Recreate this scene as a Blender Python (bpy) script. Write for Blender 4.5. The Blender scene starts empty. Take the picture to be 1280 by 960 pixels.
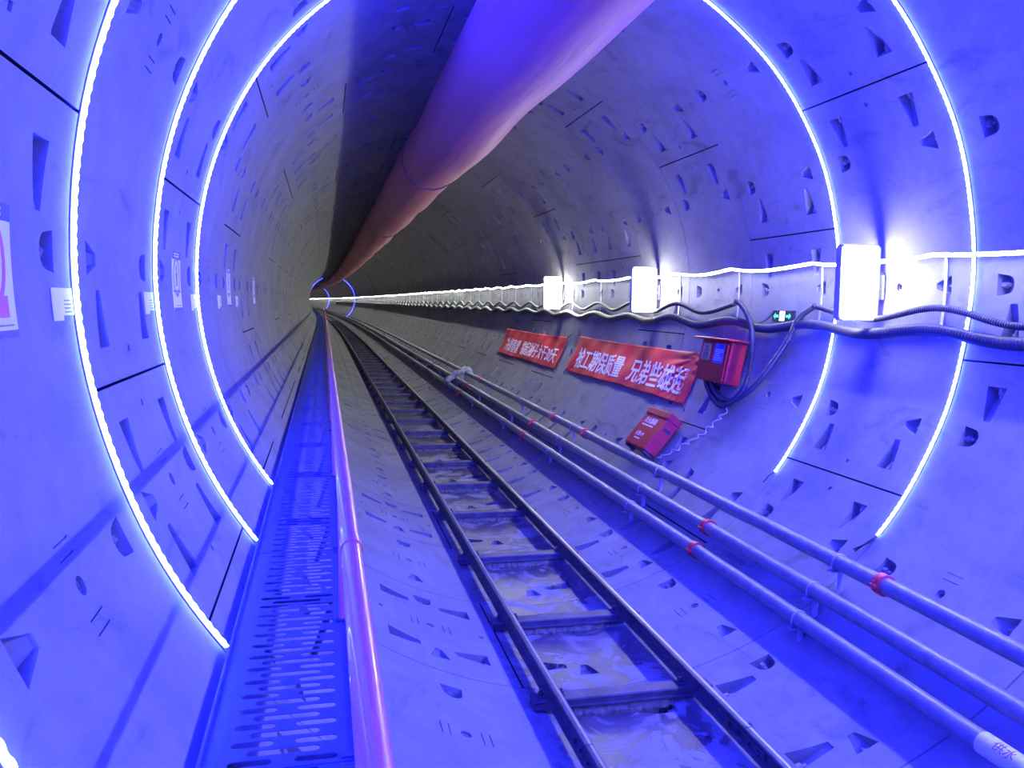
import bpy, math, random
from mathutils import Vector, Matrix
random.seed(7)
SC = bpy.context.scene
COL = SC.collection
PI = math.pi
# ------------------------------------------------------------------ camera / world / exposure
F_PX, CX, CZ, YAW, PITCH, ROLL = 1039.378, -1.7654, -0.15935, 0.222896, -0.097628, 0.012
R = 2.7                       # inner radius of the lining, tunnel axis = y
W = 1.56267                   # ring width
Y0 = 1.9063                   # first ring joint in view
cy_, sy_, cp_, sp_ = math.cos(YAW), math.sin(YAW), math.cos(PITCH), math.sin(PITCH)
_f = Vector((sy_*cp_, cy_*cp_, sp_)); _r = Vector((cy_, -sy_, 0)); _u = _r.cross(_f)
_c, _s = math.cos(ROLL), math.sin(ROLL)
_r2 = _c*_r + _s*_u; _u2 = -_s*_r + _c*_u
cam_data = bpy.data.cameras.new('camera')
cam_data.sensor_fit = 'HORIZONTAL'; cam_data.sensor_width = 36.0
cam_data.lens = F_PX/1280*36.0; cam_data.clip_start = 0.02; cam_data.clip_end = 600
cam = bpy.data.objects.new('camera', cam_data); COL.objects.link(cam)
m3 = Matrix((_r2, _u2, -_f)).transposed()
cam.matrix_world = Matrix.Translation((CX, 0, CZ)) @ m3.to_4x4()
SC.camera = cam
world = bpy.data.worlds.new('world'); SC.world = world; world.use_nodes = True
world.node_tree.nodes['Background'].inputs[0].default_value = (0, 0, 0, 1)
world.node_tree.nodes['Background'].inputs[1].default_value = 0
SC.view_settings.view_transform = 'Standard'; SC.view_settings.look = 'None'
SC.view_settings.exposure = 0.9; SC.view_settings.gamma = 1.0
SC.view_settings.use_curve_mapping = False
LED_RGB, LED_E = (0.011, 0.018, 1.0), 310.0       # blue arch strips
LAMP_RGB, LAMP_E = (1.0, 0.98, 0.93), 15.0       # two sided panel lamps
ROPE_RGB, ROPE_E = (0.96, 1.0, 0.96), 66.0       # long light rope on the right wall

# ------------------------------------------------------------------ materials
def new_mat(name):
    m = bpy.data.materials.new(name); m.use_nodes = True
    nt = m.node_tree; b = nt.nodes['Principled BSDF']
    return m, nt, b
def N(nt, t, **kw):
    n = nt.nodes.new(t)
    for k, v in kw.items(): setattr(n, k, v)
    return n
def noise(nt, vec, scale, detail=4, rough=0.55, dist=0.0):
    n = N(nt, 'ShaderNodeTexNoise'); n.inputs['Scale'].default_value = scale
    n.inputs['Detail'].default_value = detail; n.inputs['Roughness'].default_value = rough
    n.inputs['Distortion'].default_value = dist
    if vec is not None: nt.links.new(vec, n.inputs['Vector'])
    return n.outputs['Fac']
def ramp(nt, fac, stops):
    r = N(nt, 'ShaderNodeValToRGB'); el = r.color_ramp.elements
    while len(el) < len(stops): el.new(0.5)
    for e, (p, c) in zip(el, stops):
        e.position = p; e.color = (c[0], c[1], c[2], 1) if not isinstance(c, (int, float)) else (c, c, c, 1)
    nt.links.new(fac, r.inputs['Fac']); return r.outputs['Color']
def mix(nt, fac, a, b, mode='MIX'):
    n = N(nt, 'ShaderNodeMix', data_type='RGBA', blend_type=mode)
    for sock, v in ((n.inputs[0], fac), (n.inputs[6], a), (n.inputs[7], b)):
        if isinstance(v, (int, float)): sock.default_value = v
        elif isinstance(v, tuple): sock.default_value = (v[0], v[1], v[2], 1)
        else: nt.links.new(v, sock)
    return n.outputs[2]
def math_n(nt, op, a, b=None, clamp=False):
    n = N(nt, 'ShaderNodeMath', operation=op); n.use_clamp = clamp
    for i, v in enumerate((a, b)):
        if v is None: continue
        if isinstance(v, (int, float)): n.inputs[i].default_value = v
        else: nt.links.new(v, n.inputs[i])
    return n.outputs[0]
def position(nt): return N(nt, 'ShaderNodeNewGeometry').outputs['Position']
def bump(nt, b, h, strength, dist):
    n = N(nt, 'ShaderNodeBump'); n.inputs['Strength'].default_value = strength
    n.inputs['Distance'].default_value = dist
    nt.links.new(h, n.inputs['Height']); nt.links.new(n.outputs['Normal'], b.inputs['Normal'])
def simple(name, rgb, rough=0.5, metal=0.0, var=0.12, scale=9.0, bmp=0.0, coat=0.0):
    m, nt, b = new_mat(name); p = position(nt)
    f = noise(nt, p, scale, 5, 0.6)
    lo = tuple(max(0, c*(1-2*var)) for c in rgb); hi = tuple(min(1, c*(1+2*var)) for c in rgb)
    nt.links.new(ramp(nt, f, [(0.25, lo), (0.75, hi)]), b.inputs['Base Color'])
    b.inputs['Roughness'].default_value = rough; b.inputs['Metallic'].default_value = metal
    b.inputs['Coat Weight'].default_value = coat
    if bmp: bump(nt, b, noise(nt, p, scale*6, 4), bmp, 0.004)
    return m
def emit(name, rgb, e, base=(0.8, 0.8, 0.8)):
    m, nt, b = new_mat(name)
    b.inputs['Base Color'].default_value = (*base, 1); b.inputs['Roughness'].default_value = 0.5
    b.inputs['Emission Color'].default_value = (*rgb, 1); b.inputs['Emission Strength'].default_value = e
    return m

def make_concrete():
    m, nt, b = new_mat('lining_concrete'); p = position(nt)
    sep = N(nt, 'ShaderNodeSeparateXYZ'); nt.links.new(p, sep.inputs[0])
    st = N(nt, 'ShaderNodeMapping'); nt.links.new(p, st.inputs['Vector']); st.inputs['Scale'].default_value = (1, 0.35, 1)
    n1 = noise(nt, p, 1.3, 5, 0.6, 0.6); n2 = noise(nt, p, 7.0, 6, 0.65, 0.3); n3 = noise(nt, st.outputs[0], 3.1, 4, 0.6, 1.4)
    c = ramp(nt, n1, [(0.3, (0.20, 0.20, 0.197)), (0.5, (0.25, 0.25, 0.245)), (0.7, (0.285, 0.285, 0.278))])
    c = mix(nt, 0.5, c, ramp(nt, n2, [(0.3, 0.62), (0.55, 1.0), (0.8, 1.0)]), 'MULTIPLY')
    c = mix(nt, 0.75, c, ramp(nt, n3, [(0.28, 0.45), (0.40, 0.9), (0.6, 1.0)]), 'MULTIPLY')
    sp = noise(nt, p, 60, 2, 0.5)
    c = mix(nt, 0.5, c, ramp(nt, sp, [(0.24, 0.3), (0.30, 1.0)]), 'MULTIPLY')
    # mud and pale grout smears on the invert between and beside the rails
    ax = math_n(nt, 'ABSOLUTE', sep.outputs['X'])
    mm = N(nt, 'ShaderNodeMapRange'); nt.links.new(ax, mm.inputs[0])
    mm.inputs[1].default_value = 0.62; mm.inputs[2].default_value = 0.40; mm.inputs[3].default_value = 0.0; mm.inputs[4].default_value = 1.0
    mz = N(nt, 'ShaderNodeMapRange'); nt.links.new(sep.outputs['Z'], mz.inputs[0])
    mz.inputs[1].default_value = -2.4; mz.inputs[2].default_value = -2.55; mz.inputs[3].default_value = 0.0; mz.inputs[4].default_value = 1.0
    mk = math_n(nt, 'MULTIPLY', mm.outputs[0], mz.outputs[0])
    md = noise(nt, p, 2.6, 6, 0.62, 0.8)
    mud = ramp(nt, md, [(0.36, (0.32, 0.315, 0.28)), (0.46, (0.25, 0.245, 0.225)), (0.49, (0.06, 0.045, 0.06)), (0.58, (0.10, 0.085, 0.10)), (0.66, (0.26, 0.255, 0.23))])
    c = mix(nt, math_n(nt, 'MULTIPLY', mk, 0.95), c, mud)
    nt.links.new(c, b.inputs['Base Color'])
    rr = ramp(nt, md, [(0.42, 0.75), (0.5, 0.35), (0.62, 0.45), (0.7, 0.8)])
    rg = mix(nt, mk, ramp(nt, n2, [(0.3, 0.62), (0.7, 0.78)]), rr)
    nt.links.new(rg, b.inputs['Roughness'])
    bump(nt, b, n2, 0.12, 0.01)
    return m
M = {}
M['concrete'] = make_concrete()
M['groove'] = simple('joint_gasket', (0.02, 0.02, 0.02), 0.9)
M['led'] = emit('blue_led', LED_RGB, LED_E)
M['led_far'] = emit('distant_blue_led', LED_RGB, 22.0)
M['led_tape'] = simple('led_tape', (0.75, 0.75, 0.78), 0.4)
M['lamp'] = emit('lamp_diffuser', LAMP_RGB, LAMP_E)
M['rope'] = emit('light_rope', ROPE_RGB, ROPE_E)
M['lamp_case'] = simple('lamp_housing', (0.62, 0.62, 0.63), 0.35, 0.3, 0.04)
M['duct'] = None
def make_duct():
    m, nt, b = new_mat('orange_duct_fabric'); p = position(nt)
    mp = N(nt, 'ShaderNodeMapping'); nt.links.new(p, mp.inputs['Vector']); mp.inputs['Scale'].default_value = (1, 0.12, 1)
    n1 = noise(nt, mp.outputs[0], 5, 5, 0.6, 0.4)
    nt.links.new(ramp(nt, n1, [(0.25, (0.43, 0.115, 0.125)), (0.75, (0.55, 0.165, 0.17))]), b.inputs['Base Color'])
    b.inputs['Roughness'].default_value = 0.55
    n2 = noise(nt, mp.outputs[0], 9, 3, 0.5, 0.3); bump(nt, b, n2, 0.35, 0.03)
    return m
M['duct'] = make_duct()
M['duct_band'] = simple('duct_joint_band', (0.16, 0.08, 0.07), 0.6)
M['blue_plate'] = simple('blue_walkway_paint', (0.045, 0.075, 0.42), 0.45, 0.0, 0.12, 6)
M['dark_steel'] = simple('dark_steel', (0.075, 0.075, 0.085), 0.5, 0.4, 0.25, 12, 0.2)
M['rail_steel'] = simple('rail_steel', (0.075, 0.072, 0.08), 0.5, 0.3, 0.25, 10, 0.1)
M['rail_head'] = simple('worn_rail_head', (0.40, 0.40, 0.41), 0.35, 0.6, 0.08, 20)
M['sleeper'] = simple('sleeper_steel', (0.10, 0.09, 0.10), 0.55, 0.2, 0.25, 8, 0.3)
M['mortar'] = simple('mortar_bed', (0.17, 0.16, 0.10), 0.9, 0, 0.35, 25, 0.6)
M['galv'] = simple('galvanised_pipe', (0.21, 0.215, 0.23), 0.4, 0.15, 0.12, 14, 0.15)
M['galv_stand'] = simple('galvanised_angle', (0.45, 0.46, 0.48), 0.5, 0.3, 0.1)
M['red_coupling'] = simple('red_coupling', (0.62, 0.04, 0.05), 0.4)
M['handrail'] = simple('orange_red_paint', (0.80, 0.20, 0.15), 0.30, 0, 0.04, 5, 0, 0.3)
M['cable'] = simple('black_corrugated_conduit', (0.034, 0.034, 0.040), 0.42, 0, 0.15)
M['wire'] = simple('black_wire', (0.03, 0.03, 0.035), 0.5)
M['pale_wire'] = simple('pale_wire', (0.75, 0.74, 0.70), 0.6)
M['hook'] = simple('cable_hook_steel', (0.62, 0.62, 0.60), 0.45, 0.3)
M['box_red'] = simple('red_box_paint', (0.52, 0.022, 0.03), 0.35, 0, 0.08, 6)
M['box_red2'] = simple('red_cabinet_paint', (0.50, 0.025, 0.035), 0.4, 0, 0.08, 6)
def make_banner():
    m, nt, b = new_mat('red_banner_cloth'); p = position(nt)
    f = noise(nt, p, 5, 4); nt.links.new(ramp(nt, f, [(0.3, (0.56, 0.03, 0.045)), (0.7, (0.70, 0.045, 0.06))]), b.inputs['Base Color'])
    b.inputs['Roughness'].default_value = 0.6
    w = N(nt, 'ShaderNodeTexWave'); w.inputs['Scale'].default_value = 120; nt.links.new(p, w.inputs['Vector'])
    bump(nt, b, w.outputs['Fac'], 0.05, 0.002); return m
M['banner'] = make_banner()
M['white'] = simple('white_print', (0.82, 0.80, 0.80), 0.6, 0, 0.02)
M['paper'] = simple('white_card', (0.82, 0.82, 0.84), 0.5, 0, 0.03)
M['blue_print'] = simple('blue_print', (0.01, 0.02, 0.30), 0.5, 0, 0.05)
M['red_print'] = simple('red_print', (0.62, 0.05, 0.08), 0.5, 0, 0.05)
M['grey_print'] = simple('grey_print', (0.22, 0.22, 0.25), 0.6, 0, 0.05)
M['dark_print'] = simple('dark_print', (0.05, 0.05, 0.055), 0.6, 0, 0.05)
M['yellow'] = simple('yellow_label', (0.55, 0.46, 0.20), 0.5, 0, 0.08)
M['blue_label'] = simple('blue_label', (0.10, 0.16, 0.62), 0.5, 0, 0.05)
M['purple_print'] = simple('purple_print', (0.30, 0.06, 0.30), 0.6, 0, 0.05)
M['sign_black'] = simple('sign_housing', (0.02, 0.03, 0.03), 0.4)
M['sign_green'] = emit('sign_green', (0.08, 1.0, 0.55), 0.75, (0.1, 0.6, 0.35))
M['sign_white'] = emit('sign_white', (0.75, 1.0, 0.90), 1.0)
M['rag'] = simple('grey_rag', (0.42, 0.41, 0.38), 0.9, 0, 0.25, 14, 0.5)
M['nut'] = simple('bolt_nut_steel', (0.35, 0.34, 0.33), 0.5, 0.4, 0.2)

def bend(y):                  # the far tunnel swings gently to the left
    return max(0.0, y-40.0)**2/5200.0
def far_ys(a, c):
    ys = [a]+[y for y in list(range(40, 130, 2))+list(range(130, 300, 5)) if a < y < c]+[c]
    return ys
# ------------------------------------------------------------------ mesh builder
class MB:
    def __init__(s): s.v = []; s.f = []; s.m = []
    def add(s, vs, fs, mi=0):
        o = len(s.v); s.v += [tuple(v) for v in vs]; s.f += [tuple(i+o for i in f) for f in fs]; s.m += [mi]*len(fs)
    def box(s, lo, hi, mi=0, fn=None):
        x0, y0, z0 = lo; x1, y1, z1 = hi
        vs = [(x0,y0,z0),(x1,y0,z0),(x1,y1,z0),(x0,y1,z0),(x0,y0,z1),(x1,y0,z1),(x1,y1,z1),(x0,y1,z1)]
        if fn: vs = [fn(*v) for v in vs]
        s.add(vs, [(0,3,2,1),(4,5,6,7),(0,1,5,4),(1,2,6,5),(2,3,7,6),(3,0,4,7)], mi)
    def bbox(s, lo, hi, bev, mi=0, fn=None):
        """box with chamfered edges"""
        x0, y0, z0 = lo; x1, y1, z1 = hi; b = bev
        rings = []
        for z, d in ((z0, b), (z0+b, 0), (z1-b, 0), (z1, b)):
            xa, xb, ya, yb = x0+d, x1-d, y0+d, y1-d
            rings.append([(xa+b,ya,z),(xb-b,ya,z),(xb,ya+b,z),(xb,yb-b,z),(xb-b,yb,z),(xa+b,yb,z),(xa,yb-b,z),(xa,ya+b,z)])
        vs = [p for r_ in rings for p in r_]
        if fn: vs = [fn(*v) for v in vs]
        fs = [tuple(range(7, -1, -1)), tuple(range(24, 32))]
        for k in range(3):
            for i in range(8):
                j = (i+1) % 8; fs.append((k*8+i, k*8+j, (k+1)*8+j, (k+1)*8+i))
        s.add(vs, fs, mi)
    def tube(s, path, r, seg=12, caps=True, mi=0, squash=None):
        pts = [Vector(p) for p in path]; n = len(pts)
        rad = r if isinstance(r, (list, tuple)) else [r]*n
        t0 = (pts[1]-pts[0]).normalized()
        ref = Vector((0,0,1)) if abs(t0.z) < 0.9 else Vector((1,0,0))
        u = t0.cross(ref).normalized(); vs = []
        for i in range(n):
            t = (pts[min(i+1,n-1)]-pts[max(i-1,0)]).normalized()
            u = (u - t*u.dot(t)).normalized(); w = t.cross(u)
            for k in range(seg):
                a = 2*PI*k/seg
                vs.append(pts[i] + rad[i]*(math.cos(a)*u + math.sin(a)*w))
        fs = []
        for i in range(n-1):
            for k in range(seg):
                j = (k+1) % seg
                fs.append((i*seg+k, i*seg+j, (i+1)*seg+j, (i+1)*seg+k))
        if caps:
            fs.append(tuple(range(seg-1, -1, -1))); fs.append(tuple((n-1)*seg+k for k in range(seg)))
        s.add(vs, fs, mi)
    def cyl(s, a, b, r, seg=16, mi=0): s.tube([a, b], r, seg, True, mi)
    def prism(s, outline, fn, lo, hi, mi=0):
        """closed 2D outline extruded between two depths: fn(u, v, d) -> xyz"""
        n = len(outline)
        vs = [fn(u, v, lo) for u, v in outline] + [fn(u, v, hi) for u, v in outline]
        fs = [tuple(range(n-1, -1, -1)), tuple(range(n, 2*n))]
        for i in range(n):
            j = (i+1) % n; fs.append((i, j, n+j, n+i))
        s.add(vs, fs, mi)
    def loft(s, outline, ys, mi=0):
        n = len(outline); vs = [(u, y, v) for y in ys for u, v in outline]
        fs = [tuple(range(n)), tuple((len(ys)-1)*n+i for i in range(n-1, -1, -1))]
        for k in range(len(ys)-1):
            for i in range(n):
                j = (i+1) % n; fs.append((k*n+j, k*n+i, (k+1)*n+i, (k+1)*n+j))
        s.add(vs, fs, mi)
    def sheet(s, us, vs_, fn, th, mi=0):
        """thin two sided sheet over a grid; fn(u, v, d) with d = 0 or th"""
        nu, nv = len(us), len(vs_); P = []
        for d in (0, th):
            for u in us:
                for v in vs_: P.append(fn(u, v, d))
        o = nu*nv; fs = []
        for i in range(nu-1):
            for j in range(nv-1):
                a = i*nv+j; fs.append((a, a+1, a+nv+1, a+nv)); fs.append((o+a, o+a+nv, o+a+nv+1, o+a+1))
        for i in range(nu-1):
            a = i*nv; fs.append((a, a+nv, o+a+nv, o+a)); a += nv-1; fs.append((a+nv, a, o+a, o+a+nv))
        for j in range(nv-1):
            a = j; fs.append((a+1, a, o+a, o+a+1)); a += (nu-1)*nv; fs.append((a, a+1, o+a+1, o+a))
        s.add(P, fs, mi)
    def mesh(s, name, mats, off=(0,0,0), smooth=False):
        me = bpy.data.meshes.new(name)
        ox, oy, oz = off
        me.from_pydata([(x-ox-(bend(y) if y > 40 else 0.0), y-oy, z-oz) for x, y, z in s.v], [], s.f)
        for m in (mats if isinstance(mats, (list, tuple)) else [mats]): me.materials.append(m)
        me.polygons.foreach_set('material_index', s.m)
        me.polygons.foreach_set('use_smooth', [bool(smooth)]*len(s.f))
        me.update()
        if smooth and smooth is not True: me.set_sharp_from_angle(angle=math.radians(smooth))
        return me
def tag(o, label=None, cat=None, group=None, kind=None):
    if label: o['label'] = label
    if cat: o['category'] = cat
    if group: o['group'] = group
    if kind: o['kind'] = kind
    return o
def base_of(mbs):
    V = [v for b in mbs for v in b.v]
    return ((min(v[0] for v in V)+max(v[0] for v in V))/2, (min(v[1] for v in V)+max(v[1] for v in V))/2, min(v[2] for v in V))
def solo(name, mb, mats, label=None, cat=None, group=None, kind=None, smooth=False):
    off = base_of([mb]); o = bpy.data.objects.new(name, mb.mesh(name, mats, off, smooth)); o.location = off
    COL.objects.link(o); return tag(o, label, cat, group, kind)
def empty(name, loc, label, cat, group=None):
    o = bpy.data.objects.new(name, None); o.empty_display_size = 0.05; o.location = loc; COL.objects.link(o)
    o['_loc'] = list(loc); return tag(o, label, cat, group)
def wloc(o):
    l = Vector(o.location)
    while o.parent: o = o.parent; l += Vector(o.location)
    return tuple(l)
def part(name, mb, mats, parent, label=None, smooth=False, kind=None):
    o = bpy.data.objects.new(name, mb.mesh(name, mats, wloc(parent), smooth)); o.parent = parent; COL.objects.link(o)
    return tag(o, label, None, None, kind)
KIDS = {}
def kids(o): return [c for c in bpy.data.objects if c.parent == o]
def dup(root, loc, label=None, group=None):
    r = root.copy(); COL.objects.link(r); r.location = (loc[0]-bend(loc[1]), loc[1], loc[2])
    if label: r['label'] = label
    if group: r['group'] = group
    for ch in KIDS.setdefault(root.name, kids(root)):
        c = ch.copy(); COL.objects.link(c); c.parent = r
        for g in KIDS.setdefault(ch.name, kids(ch)):
            d = g.copy(); COL.objects.link(d); d.parent = c
    return r
def cyl_pt(y, ang, d=0.0):
    """point on the lining at ring angle ang (degrees), d metres off the surface towards the axis"""
    a = math.radians(ang); return ((R-d)*math.cos(a), y, (R-d)*math.sin(a))
ORD = ['nearest', 'second', 'third', 'fourth', 'fifth', 'sixth', 'seventh', 'eighth', 'ninth', 'tenth', 'eleventh', 'twelfth', 'thirteenth', 'fourteenth']

# ------------------------------------------------------------------ tunnel lining: one segmental ring, copied along the axis
def ring_mesh():
    NA = 240
    prof = [(0.0, R+0.012), (0.007, R), (W-0.007, R), (W, R+0.012), (W, R+0.30), (0.0, R+0.30)]
    b = MB(); n = len(prof)
    for k in range(NA):
        a = 2*PI*k/NA
        for y, r in prof: b.v.append((r*math.cos(a), y, r*math.sin(a)))
    for k in range(NA):
        j = (k+1) % NA
        for i in range(n):
            q = (i+1) % n
            b.f.append((k*n+i, k*n+q, j*n+q, j*n+i)); b.m.append(0)
    body = bpy.data.objects.new('ring_tmp', b.mesh('ring_tmp', [M['concrete'], M['groove'], M['nut']])); COL.objects.link(body)
    c = MB(); nuts = MB()
    def at(y, arc, d, a0): 
        a = math.radians(a0)+arc/R; return ((R+d)*math.cos(a), y, (R+d)*math.sin(a))
    def pocket(out, a0, depth, mi=0):          # out: (y, arc); depth(y, arc)
        ar = sum(out[i][0]*out[(i+1) % len(out)][1]-out[(i+1) % len(out)][0]*out[i][1] for i in range(len(out)))
        if ar > 0: out = list(out)[::-1]
        m_ = len(out); cyo = sum(o[0] for o in out)/m_; cao = sum(o[1] for o in out)/m_
        top = [at(y, a, -0.03, a0) for y, a in out]
        bot = [at(cyo+(y-cyo)*0.86, cao+(a-cao)*0.86, depth(y, a), a0) for y, a in out]
        fs = [tuple(range(m_)), tuple(range(2*m_-1, m_-1, -1))]
        for i in range(m_):
            j = (i+1) % m_; fs.append((j, i, m_+i, m_+j))
        c.add(top+bot, fs, mi)
    def hexnut(p, axis, r=0.024, h=0.04):
        ax = Vector(axis).normalized(); nuts.cyl(Vector(p)-ax*0.02, Vector(p)+ax*h, r, 6, 2); nuts.cyl(Vector(p), Vector(p)+ax*(h+0.03), r*0.5, 8, 2)
    J = [11.25, 78.75, 146.25, 213.75, 281.25, 348.75]
    for k in range(16):                         # bolts through the ring joints
        a0 = 22.5*k
        o1 = [(0.21, -0.075), (0.215, 0.075), (0.375, 0.022), (0.372, -0.024)]
        pocket(o1, a0, lambda y, a: 0.10 if y < 0.3 else 0.012)
        hexnut(at(0.218, 0, 0.05, a0), (0, 1, 0))
        rnd = [(W-0.205, 0.078), (W-0.205, -0.078)] + [(W-0.29-0.07*math.sin(t), -0.068*math.cos(t)) for t in [PI*i/7 for i in range(8)]]
        pocket(rnd, a0, lambda y, a: 0.012+0.085*(y-(W-0.36))/0.155)
        hexnut(at(W-0.213, 0, 0.05, a0), (0, -1, 0))
    for j in J:                                 # bolts through the longitudinal joints, both sides
        for sg in (1, -1):
            for yc in (0.365, W-0.365):
                o2 = [(yc-0.085, sg*0.155), (yc+0.085, sg*0.155), (yc+0.034, sg*0.415), (yc-0.034, sg*0.415)]
                if sg < 0: o2 = o2[::-1]
                pocket(o2, j, lambda y, a: 0.105 if abs(a) < 0.3 else 0.012)
                a = math.radians(j); tn = Vector((-math.sin(a), 0, math.cos(a)))*sg
                hexnut(at(yc, sg*0.165, 0.05, j), tn)
            pocket([(W/2-0.02, sg*0.115), (W/2+0.02, sg*0.115), (W/2+0.02, sg*0.15), (W/2-0.02, sg*0.15)][::sg], j, lambda y, a: 0.012)
        pocket([(-0.05, -0.007), (W+0.05, -0.007), (W+0.05, 0.007), (-0.05, 0.007)], j, lambda y, a: 0.05, 1)
    for g in (0, 45, 112.5, 180, 247.5, 315):   # grout holes with the two lifting marks
        pocket([(W/2+0.036*math.cos(t), 0.036*math.sin(t)) for t in [2*PI*i/14 for i in range(14)]], g, lambda y, a: 0.016)
        pocket([(W/2+0.021*math.cos(t), 0.021*math.sin(t)) for t in [2*PI*i/12 for i in range(12)]], g, lambda y, a: 0.09)
        for sg in (1, -1):
            for q in (-1, 1):
                z0 = sg*0.125+q*0.025
                pocket([(W/2-0.075, z0-0.004), (W/2+0.075, z0-0.004), (W/2+0.075, z0+0.004), (W/2-0.075, z0+0.004)], g, lambda y, a: 0.008)
    # several cutters in turn so that none overlaps itself
    cut = bpy.data.objects.new('cut_tmp', c.mesh('cut_tmp', [M['concrete'], M['groove'], M['nut']])); COL.objects.link(cut)
    md = body.modifiers.new('b', 'BOOLEAN'); md.operation = 'DIFFERENCE'; md.object = cut; md.solver = 'EXACT'; md.use_self = True
    dg = bpy.context.evaluated_depsgraph_get(); dg.update()
    me = bpy.data.meshes.new_from_object(body.evaluated_get(dg)); me.name = 'wall_lining'
    bpy.data.objects.remove(body); bpy.data.objects.remove(cut)
    # append nuts
    b2 = MB(); b2.v = [tuple(v.co) for v in me.vertices]; b2.f = [tuple(p.vertices) for p in me.polygons]; b2.m = [p.material_index for p in me.polygons]
    b2.add(nuts.v, nuts.f, 2)
    me2 = b2.mesh('wall_lining', [M['concrete'], M['groove'], M['nut']])
    me2.polygons.foreach_set('use_smooth', [True]*len(me2.polygons))
    nr = [None]*len(me2.loops)
    for p in me2.polygons:
        rs = [math.hypot(me2.vertices[v].co.x, me2.vertices[v].co.z) for v in p.vertices]
        cyl = all(abs(r_-R) < 2e-3 for r_ in rs)
        for li in p.loop_indices:
            if cyl:
                co = me2.vertices[me2.loops[li].vertex_index].co
                q = Vector((-co.x, 0, -co.z)).normalized(); nr[li] = tuple(q)
            else: nr[li] = tuple(p.normal)
    me2.normals_split_custom_set(nr)
    return me2
RING = ring_mesh()
KEYS = {-1: -157.5, 0: -112.5, 1: -157.5, 2: -112.5, 3: -67.5, 4: -112.5, 5: -157.5, 6: -67.5}
NR0, NR1 = -6, 44
for k in range(NR0, NR1):
    o = bpy.data.objects.new('wall_lining', RING); COL.objects.link(o)
    o.location = (-bend(Y0+k*W), Y0+k*W, 0)
    key = KEYS.get(k, [-112.5, -157.5, -112.5, -67.5][k % 4])
    o.rotation_euler = (0, -math.radians(key), 0)
    tag(o, kind='structure')
b = MB(); NA = 96; ya, yb = Y0+NR1*W, 290.0
ys = [ya + (yb-ya)*i/40 for i in range(41)]
for y in ys:
    for k in range(NA):
        a = 2*PI*k/NA; b.v.append((R*math.cos(a), y, R*math.sin(a)))
for i in range(40):
    for k in range(NA):
        j = (k+1) % NA; b.f.append((i*NA+k, i*NA+j, (i+1)*NA+j, (i+1)*NA+k)); b.m.append(0)
b.f.append(tuple(40*NA+k for k in range(NA))); b.m.append(0)
o = bpy.data.objects.new('wall_far', b.mesh('wall_far', M['concrete'], (0,0,0), True)); COL.objects.link(o); tag(o, kind='structure')

# ------------------------------------------------------------------ blue LED strips round the ring joints
def led_strip(y, a0, a1, label, near=True, group='blue LED strips around the ring joints', rad=0.008, seedv=1, extra=None):
    rnd = random.Random(seedv); ph = [rnd.uniform(0, 6) for _ in range(3)]
    def wob(a): return 0.006*math.sin(a*0.11+ph[0]) + 0.004*math.sin(a*0.31+ph[1])
    root = empty('light_strip', (0, y, -R*0.59), label, 'light strip', group)
    L = math.radians(abs(a1-a0))*R
    n = int(L/(0.012 if near else 0.10)); e = MB(); t = MB(); P = []; rr = []; T = []
    for i in range(n+1):
        a = a0+(a1-a0)*i/n
        P.append(cyl_pt(y+wob(a), a, 0.017 if near else rad+0.009)); rr.append(rad*(1.18 if (i//2) % 2 else 0.80) if near else rad)
    e.tube(P, rr, 8)
    for i in range(0, n+1, 4 if near else 1):
        a = a0+(a1-a0)*i/n; T.append(a)
    t.sheet(T, [-0.010, 0.010], lambda u, v, d: cyl_pt(y+wob(u)+v, u, 0.002+d), 0.004)
    part('led_tape', t, M['led_tape'], root, smooth=True)
    part('led_tube', e, M['led' if near else 'led_far'], root, 'glowing LED tube', smooth=True)
    if extra:
        for pth in extra:
            w_ = MB(); w_.tube(pth, 0.005, 6); part('lead_wire', w_, M['wire'], root, 'black lead wire', smooth=True)
    return root
A_L = 216.2
yk = lambda k: Y0+k*W
tail2 = [[cyl_pt(yk(2)+0.01, -41.2, 0.012), cyl_pt(yk(2)-0.02, -42.0, 0.02), cyl_pt(yk(2)+0.03, -43.2, 0.015), cyl_pt(yk(2)+0.08, -44.6, 0.02)],
         [cyl_pt(yk(2)-0.01, -41.2, 0.012), cyl_pt(yk(2)+0.02, -42.4, 0.014), cyl_pt(yk(2)+0.06, -44.8, 0.016)]]
tail3 = [[cyl_pt(yk(3)+0.0, -37.4, 0.012), cyl_pt(yk(3)+0.03, -38.6, 0.02), cyl_pt(yk(3)+0.04, -40.2, 0.015)]]
for k, a1, lab, ex in ((-3, -41, None, None), (-2, -41, None, None), (-1, -41, None, None),
                   (0, -41, 'cyan-white LED strip arch barely showing in the lower left corner', None),
                   (1, -41, 'cyan-white LED strip arch nearest the camera, right of the large safety poster', None),
                   (2, -41.0, 'rightmost cyan-white LED strip arch in view, passing right of the biggest bright lamp', tail2),
                   (3, -37.3, 'cyan-white LED strip arch just beyond the big bright lamp, third of the close arches', tail3)):
    led_strip(yk(k)-(0.036 if k == 0 else 0.0), A_L, a1, lab or 'blue LED strip arch behind the camera', True, seedv=k+10, extra=ex)
led_strip(103.0, 212, 113, 'thin blue LED arch far down the tunnel, left half of the nearer distant ring', False, 'distant blue LED arches', 0.011, 31)
led_strip(103.0, 66, -52, 'thin blue LED arch far down the tunnel, right half of the nearer distant ring', False, 'distant blue LED arches', 0.011, 32)
led_strip(172.0, 212, 120, 'faint blue LED arch at the far end of the tunnel, left half', False, 'distant blue LED arches', 0.013, 33)
led_strip(172.0, 60, -40, 'faint blue LED arch at the far end of the tunnel, right half', False, 'distant blue LED arches', 0.013, 34)

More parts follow.
